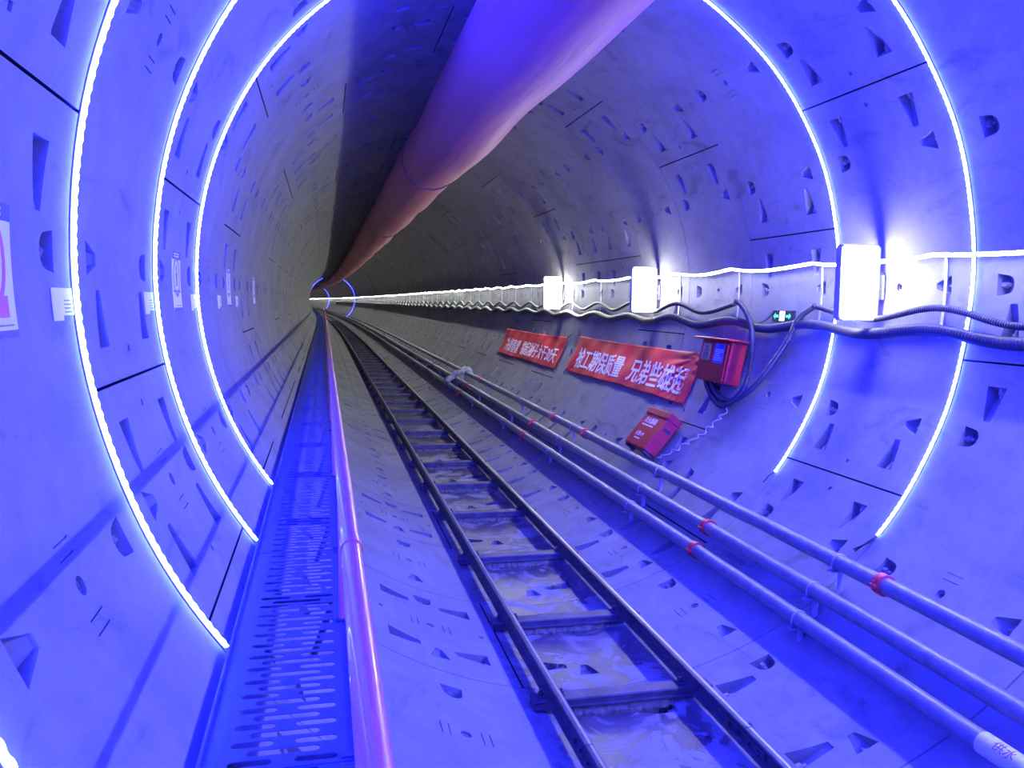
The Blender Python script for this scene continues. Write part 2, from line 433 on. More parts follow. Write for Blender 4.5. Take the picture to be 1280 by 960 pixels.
# ------------------------------------------------------------------ ventilation duct under the crown
DC, DR = (-0.072, 2.07), 0.485
def duct():
    root = empty('ventilation_duct', (DC[0], 0, DC[1]-DR), 'large orange-red round fabric ventilation duct hanging under the tunnel crown', 'duct')
    b = MB(); y = -8.0; P = []; rr = []
    rnd = random.Random(4); joints = [3.2+10.3*i for i in range(-1, 26)]
    while y < 285:
        dj = min(abs(y-j) for j in joints)
        pin = 0.035*math.exp(-(dj/0.35)**2)
        sag = 0.018*math.sin(y*2*PI/5.2+0.8)
        P.append((DC[0]+0.012*math.sin(y*0.7), y, DC[1]-sag)); rr.append(DR-pin+0.008*math.sin(y*1.9+1)-0.01*max(0, min(1, (y-9)/6)))
        y += 0.18 if y < 40 else (0.8 if y < 90 else 4.0)
    b.tube(P, rr, 56); part('duct_sleeve', b, M['duct'], root, smooth=True)
    for j in joints[:9]:
        c = MB(); c.tube([(DC[0], j-0.03, DC[1]), (DC[0], j-0.015, DC[1]), (DC[0], j+0.015, DC[1]), (DC[0], j+0.03, DC[1])], [DR-0.04, DR-0.022, DR-0.022, DR-0.04], 56)
        part('joint_band', c, M['duct_band'], root, 'dark joint band', smooth=40)
    for j in range(14):
        yy = 0.6+5.2*j; w_ = MB()
        w_.cyl((DC[0], yy, DC[1]+DR-0.03), (DC[0], yy, R-0.005), 0.004, 6)
        part('hanger_wire', w_, M['wire'], root)
duct()

# ------------------------------------------------------------------ walkway on the left
WZ, WX0, WX1, WL = -1.58, -2.150, -1.672, 2.25
def slot_outline(x0, x1, y, h):
    r = h/2; o = []
    for i in range(7):
        t = -PI/2+PI*i/6; o.append((x1-r+r*math.cos(t), y+r*math.sin(t)))
    for i in range(7):
        t = PI/2+PI*i/6; o.append((x0+r+r*math.cos(t), y+r*math.sin(t)))
    return o
def panel_mesh(slots=True):
    b = MB(); b.box((WX0, 0.004, -0.003), (WX1, WL-0.004, 0.0))
    ob = bpy.data.objects.new('pl_tmp', b.mesh('pl_tmp', M['blue_plate'])); COL.objects.link(ob)
    if slots:
        c = MB(); n = 20; pit = WL/n
        for i in range(n):
            y = pit*(i+0.4)
            for x0, x1, yy in ((-2.07, -1.935, y), (-2.015, -1.79, y+pit*0.5 if i < n-1 else y+pit*0.36), (-1.87, -1.735, y)):
                c.prism(slot_outline(x0, x1, yy, 0.036), lambda u, v, d: (u, v, d), -0.05, 0.05)
        cu = bpy.data.objects.new('cu_tmp', c.mesh('cu_tmp', M['blue_plate'])); COL.objects.link(cu)
        md = ob.modifiers.new('b', 'BOOLEAN'); md.operation = 'DIFFERENCE'; md.object = cu; md.solver = 'EXACT'
        dg = bpy.context.evaluated_depsgraph_get(); dg.update()
        me = bpy.data.meshes.new_from_object(ob.evaluated_get(dg))
        bpy.data.objects.remove(cu)
    else: me = ob.data
    bpy.data.objects.remove(ob); me.name = 'slotted_plate'; return me
def walkway():
    g = 'slotted walkway panels'
    root = empty('steel_gangway', (0, 0, WZ), 'x', 'walkway panel', g)
    pl = bpy.data.objects.new('slotted_plate', panel_mesh()); COL.objects.link(pl); pl.parent = root
    b = MB(); b.box((WX0-0.004, 0.003, WZ-0.026), (WX0+0.004, WL-0.003, WZ+0.022)); b.box((WX0+0.004, 0.003, WZ-0.026), (WX0+0.03, WL-0.003, WZ-0.020))
    part('edge_lip', b, M['blue_plate'], root)
    b = MB(); b.box((WX1-0.004, 0.003, WZ-0.07), (WX1+0.004, WL-0.003, WZ+0.012)); b.box((WX1-0.03, 0.003, WZ-0.07), (WX1-0.004, WL-0.003, WZ-0.063))
    part('kick_rail', b, M['blue_plate'], root)
    for yj in (0.02, WL-0.05):
        b = MB(); b.bbox((WX1-0.055, yj, WZ+0.0), (WX1-0.012, yj+0.028, WZ+0.006), 0.002); part('fixing_clip', b, M['dark_steel'], root, 'dark clip')
    start = 7.0-6*WL
    for i in range(84):
        y = start+i*WL
        n = i-4
        lab = ('%s slotted blue steel walkway panel from the camera, along the left wall' % ORD[n] if 0 <= n < 5 else
               'blue steel walkway panel farther down the left wall' if n >= 5 else 'blue steel walkway panel at the foot of the camera')
        if i == 0: root.location = (0, y, WZ); root['label'] = lab
        else: dup(root, (0, y, WZ), lab)
    # brackets that carry the panels, one each 1.56 m, bolted to the lining
    br = empty('walkway_bracket', (WX0, 0, WZ), 'x', 'bracket', 'walkway brackets')
    b = MB(); b.box((WX0+0.005, -0.015, WZ-0.125), (WX1-0.005, 0.015, WZ-0.08)); part('bracket_arm', b, M['dark_steel'], br)
    b = MB(); p1 = (-1.83, 0, -1.975); b.cyl(p1, (WX1-0.06, 0, WZ-0.12), 0.018, 8); part('bracket_brace', b, M['dark_steel'], br)
    for i in range(40):
        y = Y0+W*(i-1)+0.78; lab = 'dark steel bracket under the blue walkway on the left wall'
        if i == 0: br.location = (WX0, y, WZ); br['label'] = lab
        else: dup(br, (WX0, y, WZ), lab)
walkway()
# handrail
HX, HZ, HR = -1.7065, -0.752, 0.024
def handrail():
    g = 'handrail lengths along the walkway'
    ys = [-5.6, 2.0, 8.25, 14.5, 20.75, 27.0, 39.5, 64.5, 120, 285]
    for i in range(len(ys)-1):
        a, c = ys[i], ys[i+1]
        lab = ('glossy orange-red tubular handrail length running out of the bottom of the photo' if i == 0 else
               'glossy orange-red handrail length, %s beyond the one cut by the bottom edge' % ['first', 'second', 'third', 'fourth'][i-1] if i < 4 else
               'orange-red handrail length far along the walkway')
        root = empty('handrail', (HX, a, WZ), lab, 'handrail', g)
        b = MB(); b.tube([(HX, y, HZ) for y in far_ys(a+0.002, c-0.002)], HR, 24); part('top_rail', b, M['handrail'], root, smooth=50)
        b = MB(); b.tube([(HX+0.012, y, HZ-0.40) for y in far_ys(a+0.002, c-0.002)], 0.015, 14); part('mid_rail', b, M['handrail'], root, smooth=50)
        if i > 0:
            b = MB(); b.tube([(HX, a-0.03, HZ), (HX, a+0.03, HZ)], HR+0.003, 24); part('rail_sleeve', b, M['handrail'], root, smooth=50)
        y = a+1.68; n = 0
        while y < min(c, 66):
            b = MB(); b.cyl((HX+0.010, y, WZ+0.001), (HX+0.006, y, HZ-0.01), 0.016, 12); part('post', b, M['handrail'], root, smooth=40)
            b = MB(); b.bbox((HX-0.022, y-0.03, WZ+0.0005), (HX+0.028, y+0.03, WZ+0.009), 0.002); part('post_base', b, M['dark_steel'], root, 'dark base plate')
            y += 3.125; n += 1
handrail()

# ------------------------------------------------------------------ track
RZ, GX, XO = -2.487, 0.462, 0.045
def rail_profile(xc, inner):
    """(x, z) outline of a light flat-bottom rail, inner side to the track centre"""
    h = [(-0.046, 0), (0.046, 0), (0.046, 0.007), (0.012, 0.018), (0.006, 0.03), (0.006, 0.076), (0.024, 0.086), (0.0255, 0.102), (0.018, 0.107), (-0.018, 0.107), (-0.0255, 0.102), (-0.024, 0.086), (-0.006, 0.076), (-0.006, 0.03), (-0.012, 0.018), (-0.046, 0.007)]
    return [(xc+x, RZ-0.095+z*0.095/0.107) for x, z in h]
for sx, side in ((-1, 'left'), (1, 'right')):
    xc = XO+sx*GX
    for i, (a, c) in enumerate(((-5.0, 3.998), (4.004, 16.5), (16.506, 29.0), (29.006, 285.0))):
        lab = ['%s track rail length cut off by the bottom edge of the photo', '%s track rail length from the near joint to mid tunnel', '%s track rail length in the middle distance', '%s track rail length running to the far end'][i] % side
        root = empty('track_rail', (xc, a, RZ-0.095), lab, 'rail', 'light track rails')
        b = MB(); b.loft(rail_profile(xc, -sx), far_ys(a, c)); part('rail_section', b, M['rail_steel'], root, smooth=30)
        b = MB(); b.loft([(xc+0.002, RZ-0.001), (xc+0.019, RZ-0.001), (xc+0.017, RZ+0.0007), (xc+0.002, RZ+0.0007)], far_ys(a+0.001, c-0.001)); part('running_surface', b, M['rail_head'], root, 'worn shiny running surface')
        if i in (1, 2):
            for s in (-1, 1):
                b = MB(); x0 = xc+s*0.007; x1 = xc+s*0.019
                b.bbox((min(x0, x1), a-0.22, RZ-0.086), (max(x0, x1), a+0.22, RZ-0.035), 0.003)
                for dy in (-0.16, -0.06, 0.06, 0.16): b.cyl((x1, a+dy, RZ-0.06), (x1+s*0.018, a+dy, RZ-0.06), 0.013, 6)
                part('fishplate', b, M['dark_steel'], root)
def sleepers():
    zt = RZ-0.095; zb = zt-0.060; hl = 0.60
    root = empty('sleeper', (0, 0, zb), 'x', 'sleeper', 'steel sleepers under the rails')
    b = MB()
    out = [(-0.066, 0), (0.066, 0), (0.066, 0.010), (0.054, 0.016), (0.054, 0.044), (0.060, 0.050), (0.055, 0.060), (-0.055, 0.060), (-0.060, 0.050), (-0.054, 0.044), (-0.054, 0.016), (-0.066, 0.010)]
    b.prism(out, lambda u, v, d: (d, u, zb+v), XO-hl+0.02, XO+hl); part('beam', b, M['sleeper'], root)
    rnd = random.Random(3); b = MB(); n = 40; top = []
    us = [-0.46+0.92*i/n for i in range(n+1)]
    hh = {}
    for q, u in enumerate(us): hh[q] = (0.02*rnd.random(), 0.035*rnd.random())
    def fn(u, v, d):
        q = min(range(n+1), key=lambda i: abs(us[i]-u)); zf = -math.sqrt(R*R-u*u)
        yy = v*(0.068+0.6*hh[q][1]*(1 if abs(v) > 0.9 else 0)) 
        return (u, yy, max(zf, -2.7)-0.005 if d == 0 else zb+0.001-(0.0 if abs(v) < 0.9 else 0.03+0.6*hh[q][0]))
    b.sheet(us, [-1, -0.6, 0, 0.6, 1], fn, 1.0); part('mortar_bed', b, M['mortar'], root, 'crumbly olive mortar packing')
    for sx in (-1, 1):
        for s in (-1, 1):
            c = MB(); x = XO+sx*GX+s*0.062
            c.bbox((x-0.022, -0.03, zt-0.001), (x+0.022, 0.03, zt+0.014), 0.003)
            c.cyl((x+s*0.004, 0, zt+0.013), (x+s*0.004, 0, zt+0.03), 0.017, 6); c.cyl((x+s*0.004, 0, zt+0.03), (x+s*0.004, 0, zt+0.045), 0.009, 8)
            part('rail_clip', c, M['dark_steel'], root)
    ysl = [3.22, 4.76, 6.03, 7.66, 9.34, 10.87, 12.40]
    while ysl[-1] < 100: ysl.append(ysl[-1]+1.545+0.05*math.sin(len(ysl)*3.1))
    for i, y in enumerate(ysl):
        lab = ('dark steel sleeper under the rails just below the bottom edge of the photo' if i == 0 else '%s visible dark steel sleeper from the camera, lying across under the rails' % ORD[i-1] if i < 8 else 'small dark steel sleeper far down the track')
        if i == 0: root.location = (0, y, zb); root['label'] = lab
        else: dup(root, (0, y, zb), lab)
sleepers()

# ------------------------------------------------------------------ three steel pipes on stands, right of the track
PIPES = [('lowest', 1.296, -2.230), ('middle', 1.470, -2.081), ('uppermost', 1.673, -1.909)]
PR = 0.054
CPL = [[6.37, 12.55, 18.7, 24.9], [6.51, 12.7, 18.8, 25], [4.47, 10.62, 12.2, 18.4]]
for (nm, px, pz), cps, feet in zip(PIPES, CPL, (4.79, 4.90, 4.93)):
    cuts = [-5.0]+[cps[0], cps[1]]+[285.0]
    for i in range(3):
        a, c = cuts[i]+0.001, cuts[i+1]-0.001
        lab = '%s grey steel pipe beside the track, %s' % (nm, ['length nearest the camera', 'length beyond the near red coupling', 'long length running to the far end'][i])
        root = empty('steel_pipe', (px, a, pz-PR), lab, 'pipe', 'grey service pipes beside the track')
        b = MB(); b.tube([(px, y, pz) for y in far_ys(a, c)], PR, 28); part('pipe_body', b, M['galv'], root, smooth=50)
        if nm == 'lowest' and i == 0:
            b = MB(); b.tube([(px, 2.62, pz), (px, 3.20, pz)], PR+0.0025, 28); sl = part('paper_sleeve', b, M['paper'], root, 'white marking sleeve', smooth=50)
    for cy in cps:
        b = MB(); b.tube([(px, cy-0.034, pz), (px, cy-0.030, pz), (px, cy+0.030, pz), (px, cy+0.034, pz)], [PR, PR+0.016, PR+0.016, PR], 28)
        for s in (-1, 1):
            b.bbox((px+s*(PR+0.018)-0.016, cy-0.026, pz-0.012), (px+s*(PR+0.018)+0.016, cy+0.026, pz+0.012), 0.003)
            b.cyl((px+s*(PR+0.02), cy, pz-0.03), (px+s*(PR+0.02), cy, pz+0.032), 0.008, 6)
        q = ['nearest', 'second', 'third', 'fourth'][cps.index(cy)]
        solo('pipe_coupling', b, M['red_coupling'], 'red clamp coupling on the %s grey pipe, %s from the camera' % (nm, q), 'coupling', 'red pipe couplings', smooth=40)
    # stands
    zf = -math.sqrt(R*R-px*px)
    root = empty('pipe_stand', (px, feet, zf), 'x', 'pipe stand', 'stands under the %s pipe' % nm)
    b = MB(); t = 0.004
    b.box((px-0.022, feet-0.022, zf-0.03), (px+0.022, feet-0.018, pz-0.03)); b.box((px+0.018, feet-0.022, zf-0.03), (px+0.022, feet+0.022, pz-0.03)); part('stand_leg', b, M['galv_stand'], root)
    b = MB(); b.tube([(px+(PR+0.002)*math.cos(t_), feet, pz+(PR+0.002)*math.sin(t_)) for t_ in [PI*i/12 for i in range(13)]], 0.006, 8); b.tube([(px-(PR+0.002), feet, pz), (px-PR-0.002, feet, pz-0.05)], 0.006, 8); b.tube([(px+PR+0.002, feet, pz), (px+PR+0.002, feet, pz-0.05)], 0.006, 8)
    part('u_bolt', b, M['galv_stand'], root, smooth=True)
    b = MB(); b.box((px-0.075, feet-0.03, pz-PR-0.007), (px+0.075, feet+0.03, pz-PR-0.001)); part('saddle_plate', b, M['galv_stand'], root)
    for i in range(18):
        y = feet+(i-1)*2*W
        lab = '%s pipe stand under the %s grey pipe, counted from the camera' % (ORD[i-1], nm) if 1 <= i < 5 else 'distant pipe stand under the %s grey pipe' % nm if i else 'pipe stand outside the frame under the %s grey pipe' % nm
        if i == 0: root.location = (px, y, zf); root['label'] = lab
        else: dup(root, (px, y, zf), lab)
# thin cable under the uppermost pipe
b = MB(); P = []
for i in range(400):
    y = -1+i*0.1; P.append(cyl_pt(y, -47.9+0.25*math.sin(y*1.7)+0.15*math.sin(y*4.3), 0.012))
b.tube(P, 0.006, 8); solo('thin_cable', b, M['pale_wire'], 'thin pale cable lying on the lining below the uppermost grey pipe', 'cable', smooth=True)
# lumpy rag bundle tied across the pipes far along
def rag():
    rnd = random.Random(5); b = MB(); y0 = 20.3
    for q in range(3):
        P = []; rr = []
        for i in range(24):
            t = i/23; x = 1.17+0.60*t; z = -2.13+0.29*t+0.09*math.sin(t*PI)+0.02*math.sin(t*19)
            P.append((x, y0+0.10*(q-1)+0.05*math.sin(t*7+q), z)); rr.append(0.05+0.018*rnd.random()+(0.03 if i > 17 else 0))
        b.tube(P, rr, 9)
    solo('rag_bundle', b, M['rag'], 'grey rag bundle draped across the three pipes in the middle distance', 'rag', smooth=True)
rag()

# ------------------------------------------------------------------ lamps, light rope and cables on the right wall
LY = [6.03, 10.69, 15.32]
def lamps():
    y = LY[0]; x0, x1, z0, z1 = 2.290, 2.652, -0.275, 0.345
    def rr(x0, x1, z0, z1, r):
        o = []
        for cx, cz, a in ((x1-r, z1-r, 0), (x0+r, z1-r, 90), (x0+r, z0+r, 180), (x1-r, z0+r, 270)):
            for i in range(6): t = math.radians(a+18*i); o.append((cx+r*math.cos(t), cz+r*math.sin(t)))
        return o
    root = empty('panel_lamp', (2.5, y, z0), 'x', 'lamp', 'two sided panel lamps on the right wall')
    b = MB(); fn = lambda u, v, d: (u, d, v)
    o1, o2 = rr(x0, x1, z0, z1, 0.045), rr(x0+0.014, x1-0.014, z0+0.014, z1-0.014, 0.035); n = len(o1)
    vs = [fn(u, v, y-0.035) for u, v in o1]+[fn(u, v, y+0.035) for u, v in o1]+[fn(u, v, y-0.035) for u, v in o2]+[fn(u, v, y+0.035) for u, v in o2]
    fs = []
    for i in range(n):
        j = (i+1) % n; fs += [(i, j, n+j, n+i), (2*n+j, 2*n+i, 3*n+i, 3*n+j), (j, i, 2*n+i, 2*n+j), (n+i, n+j, 3*n+j, 3*n+i)]
    b.add(vs, fs); part('housing', b, M['lamp_case'], root, 'pale grey rounded housing')
    for s in (-1, 1):
        b = MB(); b.prism(o2, fn, y+s*0.026-0.006, y+s*0.026+0.006); part('diffuser', b, M['lamp'], root, 'glaring white face')
    b = MB(); b.box((2.64, y-0.02, -0.02), (2.698, y+0.02, 0.02)); b.bbox((2.676, y-0.05, -0.1), (2.692, y+0.05, 0.1), 0.003); part('wall_bracket', b, M['lamp_case'], root)
    for i, ly in enumerate(LY):
        n = i
        lab = ('large glaring white panel lamp nearest the camera on the right wall' if n == 0 else 'second glaring white panel lamp on the right wall, above the red box' if n == 1 else
               'third glaring white panel lamp along the right wall' if n == 2 else 'distant white panel lamp on the right wall' if n > 2 else 'white panel lamp on the right wall outside the frame')
        if i == 0: root.location = (2.5, ly, z0); root['label'] = lab
        else: dup(root, (2.5, ly, z0), lab)
lamps()
HOOK0 = 5.30
def rope():
    root = empty('light_ribbon', (2.58, -4, 0.1), 'long glowing white light ribbon strung along the right wall above the conduits', 'light ribbon')
    XR = 2.58; t = math.radians(38); up = (-math.sin(t), math.cos(t)); out = (-math.cos(t), -math.sin(t))
    def zz(y):
        q = ((y-HOOK0)/W) % 1.0; return 0.230-0.036*4*q*(1-q)-0.004*math.sin(y*5)
    cuts = [-5.0]+LY+[284.0]
    for i in range(len(cuts)-1):
        a, c = cuts[i]+0.045, cuts[i+1]-0.045; ys = []; y = a
        while y < c: ys.append(y); y += 0.13 if y < 30 else (0.5 if y < 70 else 3.0)
        ys.append(c)
        def sec(h, d0, d1): return [(XR+up[0]*v+out[0]*d, up[1]*v+out[1]*d) for v, d in ((-h, d0), (h, d0), (h, d1), (-h, d1))]
        for nm, h, d0, d1, mt, lb in (('ribbon_backing', 0.017, -0.010, 0.0, 'lamp_case', None), ('glowing_strip', 0.0115, 0.0, 0.006, 'rope', 'glaring white strip')):
            S = sec(h, d0, d1); b = MB(); n = 4
            vs = [(x, y, z+zz(y)) for y in ys for x, z in S]; fs = [(0, 1, 2, 3), tuple((len(ys)-1)*4+k for k in (3, 2, 1, 0))]
            for k in range(len(ys)-1):
                for m_ in range(4):
                    q = (m_+1) % 4; fs.append((k*4+q, k*4+m_, (k+1)*4+m_, (k+1)*4+q))
            b.add(vs, fs); part(nm, b, M[mt], root, lb)
rope()
def corr(path, r, pitch, y_lo, y_hi):
    """resample a path; corrugated between two y limits, smooth beyond"""
    pts = [Vector(p) for p in path]; out = [pts[0]]; rr = [r]; acc = 0; k = 0
    for i in range(len(pts)-1):
        d = (pts[i+1]-pts[i]); L = d.length; st = pitch/2 if y_lo <= pts[i].y <= y_hi else 0.08
        m_ = max(1, int(L/st))
        for q in range(1, m_+1):
            out.append(pts[i]+d*q/m_); k += 1
            rr.append(r*(1.0 if k % 2 else 0.76) if st < 0.05 else r)
    return out, rr
def spline(ctrl, n):
    """Catmull-Rom through (y, ang, off)"""
    c = [ctrl[0]]+list(ctrl)+[ctrl[-1]]; out = []
    for i in range(1, len(c)-2):
        p0, p1, p2, p3 = c[i-1], c[i], c[i+1], c[i+2]
        for q in range(n):
            t = q/n
            out.append(tuple(0.5*(2*b_+(c_-a_)*t+(2*a_-5*b_+4*c_-d_)*t*t+(-a_+3*b_-3*c_+d_)*t**3) for a_, b_, c_, d_ in zip(p0, p1, p2, p3)))
    out.append(c[-1]); return out
def conduit(name, label, pk, tr, r, off, y_end, shift=0.0, k0=-4):
    ctrl = []; k = k0
    while True:
        y = HOOK0+k*W
        if y > y_end+0.01: break
        rnd = random.Random(k*7+int(r*1e4)); j = rnd.uniform(-0.35, 0.35); j2 = rnd.uniform(-0.6, 0.6)
        ctrl += [(y+shift, pk+j*0.5, off), (y+W*0.5+shift, tr+j2*0.5, off)]; k += 1
        if HOOK0+k*W > y_end+0.01: ctrl.pop()
    S = [cyl_pt(*p) for p in spline(ctrl, 10)]
    P, rr = corr(S, r, 0.030 if r > 0.03 else 0.020, 3.6, 10.5)
    b = MB(); b.tube(P, rr, 18)
    return solo(name, b, M['cable'], label, 'cable conduit', 'wavy conduits along the right wall', smooth=32)
conduit('corrugated_conduit', 'thick dark corrugated conduit, lower of the two waving along the right wall', -7.0, -8.5, 0.046, 0.068, 150, 0.05)
conduit('corrugated_conduit', 'thin dark corrugated conduit behind the big near lamp, ending at the green sign', -3.4, -5.9, 0.026, 0.050, HOOK0+W)
conduit('corrugated_conduit', 'thin dark wavy conduit running from above the red box into the distance', -3.2, -5.6, 0.025, 0.050, 150, 0.0, 2)
# cable hooks
def hooks():
    root = empty('cable_hook', (2.66, 0, -0.35), 'x', 'cable hook', 'cable hooks on the right wall')
    b = MB(); aa = [5.0, 3.5, 1.5, -1.0, -4.0, -6.0, -8.2]
    b.sheet(aa, [-0.013, 0.013], lambda u, v, d: cyl_pt(v, u, 0.004+d), 0.006); part('back_strap', b, M['hook'], root)
    def jh(a, reach, drop):
        x, y, z = cyl_pt(0, a, 0.008); P = [(x, 0, z)]
        for i in range(9):
            t = PI*i/8; P.append((x-reach/2+reach/2*math.cos(t)-0.0, 0.0, z-drop*math.sin(t)))
        P.append((x-reach, 0, z+0.03)); c = MB(); c.tube(P, 0.007, 8); part('hook_arm', c, M['hook'], root, smooth=True)
    jh(-7.9, 0.11, 0.03); jh(-4.0, 0.085, 0.025); jh(4.2, 0.05, 0.018)
    for i in range(50):
        y = HOOK0+(i-2)*W; n = i-2
        lab = ('steel cable hook between the big near lamp and its arch of LED light' if n == 0 else 'steel cable hook left of the big near lamp, right of the green sign' if n == 1 else 'steel cable hook above the red box on the wall' if n == 2 else
               'steel cable hook between the red box and the second lamp' if n == 3 else 'small steel cable hook far along the right wall' if n > 3 else 'steel cable hook on the right wall outside the frame')
        if i == 0: root.location = (2.66, y, -0.35); root['label'] = lab
        else: dup(root, (2.66, y, -0.35), lab)
hooks()
# looping conduits to the red box
def loop(label, ctrl, r, corrug=True):
    S = [cyl_pt(*p) for p in spline(ctrl, 14)]
    P, rr = corr(S, r, 0.014, -99, 99) if corrug else (S, r)
    b = MB(); b.tube(P, rr, 16); solo('conduit_loop', b, M['cable'], label, 'conduit', smooth=32)
loop('dark conduit drooping from near the green sign to the underside of the red box',
     [(6.86, -3.3, 0.06), (7.06, -6.0, 0.09), (7.18, -10.7, 0.09), (7.37, -16.1, 0.08), (7.55, -21.0, 0.07), (7.72, -23.8, 0.06), (7.94, -26.0, 0.06), (8.24, -25.4, 0.06), (8.45, -23.4, 0.06), (8.55, -22.0, 0.06)], 0.030)
loop('ribbed conduit dropping past the right side of the red box and turning under it',
     [(8.35, -2.4, 0.075), (8.1, -4.3, 0.11), (7.84, -7.9, 0.15), (7.67, -11.7, 0.19), (7.59, -16.3, 0.19), (7.57, -20.9, 0.17), (7.74, -25.0, 0.11), (7.99, -27.6, 0.075), (8.27, -26.6, 0.06), (8.55, -23.9, 0.06), (8.66, -22.2, 0.06)], 0.028)
loop('thin black wire from the conduits up to the green sign', [(8.02, -8.0, 0.10), (7.84, -7.3, 0.05), (7.72, -6.2, 0.03), (7.65, -4.9, 0.02)], 0.006, False)

# ------------------------------------------------------------------ text helper: lettering bent on to a surface
def text_mb(body, size, fn, th, wide=1.0, maxlen=0.05, bold=0.0):
    cu = bpy.data.curves.new('t', 'FONT'); cu.body = body; cu.size = size; cu.align_x = 'LEFT'; cu.resolution_u = 3; cu.offset = bold*size
    ob = bpy.data.objects.new('t', cu); COL.objects.link(ob)
    dg = bpy.context.evaluated_depsgraph_get(); dg.update()
    me = bpy.data.meshes.new_from_object(ob.evaluated_get(dg)); bpy.data.objects.remove(ob)
    import bmesh
    bm = bmesh.new(); bm.from_mesh(me)
    bmesh.ops.remove_doubles(bm, verts=bm.verts, dist=1e-5)
    for _ in range(3):
        lg = [e for e in bm.edges if e.calc_length() > maxlen]
        if not lg: break
        bmesh.ops.subdivide_edges(bm, edges=lg, cuts=1)
    bmesh.ops.triangulate(bm, faces=bm.faces)
    bm.verts.index_update(); b = MB(); n = len(bm.verts)
    b.v = [fn(v.co.x*wide, v.co.y, th) for v in bm.verts]+[fn(v.co.x*wide, v.co.y, 0.0) for v in bm.verts]
    for f in bm.faces:
        t = tuple(v.index for v in f.verts); b.f.append(t); b.f.append(tuple(n+i for i in reversed(t)))
    for e in bm.edges:
        if len(e.link_faces) == 1:
            i, j = e.verts[0].index, e.verts[1].index; b.f.append((i, j, n+j, n+i))
    b.m = [0]*len(b.f); bm.free(); return b

# ------------------------------------------------------------------ red banners on the right wall
def banner(y_near, y_far, a_top, a_bot, texts, label, crease, seedv):
    L = y_far-y_near
    rnd = random.Random(seedv); ph = [rnd.uniform(0, 6) for _ in range(6)]
    def off(u, v):      # u along (0 near .. 1 far), v 0 top .. 1 bottom
        d = 0.028+0.008*math.sin(u*21+ph[0]+v*3)+0.006*math.sin(u*47+ph[1]-v*5)+0.005*math.sin(v*9+u*13+ph[2])
        if crease:      # fan of pull creases from the fixing corner next to the box
            r_ = math.hypot(u*L, (v-0.06)*0.64)
            th = math.atan2((v-0.06)*0.64, u*L+1e-4)
            d += 0.016*math.sin(th*34+1.0)*math.exp(-(r_/0.75)**2)
        th2 = math.hypot((1-u)*L, (v-1.0)*0.64); d += 0.01*math.sin(math.atan2((1-v)*0.64+1e-4, (1-u)*L+1e-4)*16)*math.exp(-(th2/0.4)**2)
        return max(d, 0.012)
    def fn(u, v, d):
        edge = 0.6*math.sin(u*9+ph[3])+0.3*math.sin(u*23+ph[4])
        ang = a_top+(a_bot-a_top)*v + edge*0.45*(v if v > 0.5 else v*0.3)*0.6 - 0.35*math.sin(u*PI)*(1-v)
        return cyl_pt(y_near+L*u, ang, off(u, v)+d)
    root = empty('banner', cyl_pt(y_near+L/2, a_bot, 0.03), label, 'banner')
    nu = 110; b = MB(); b.sheet([i/nu for i in range(nu+1)], [i/26 for i in range(27)], fn, 0.003); part('banner_cloth', b, M['banner'], root, smooth=True)
    for body, y_start, size, wide in texts:
        b = text_mb(body, size, lambda x, y, d, ys=y_start: fn((ys-x-y_near)/L, 0.80-(y/0.64), 0.0035+d), 0.004, wide, 0.06, 0.012)
        part('lettering', b, M['white'], root, 'white painted characters')
    for u, v in ((0.0, 0.02), (0.0, 1.0), (0.5, 0.0), (1.0, 0.0), (1.0, 1.0)):
        p = fn(u, v, 0); q = cyl_pt(p[1]+(0.09 if u == 1 else -0.09 if u == 0 else 0.0), math.degrees(math.atan2(p[2], p[0]))+(1.6 if v < 0.5 else -1.2), 0.004)
        c = MB(); c.tube([p, q], 0.006, 6); part('tie_cord', c, M['wire'], root)
banner(9.0, 13.88, -15.7, -29.5, [('抢工期保质量', 13.56, 0.372, 1.0), ('兄弟些雄起', 11.05, 0.372, 1.0)],
       'red cloth banner with white characters beside the red box, nearer of the two', True, 3)
banner(14.52, 19.6, -16.9, -30.3, [('决战春雷', 19.15, 0.345, 1.0), ('撸起袖子大干30天', 17.55, 0.345, 1.0)],
       'red cloth banner with white characters, farther of the two on the right wall', False, 8)

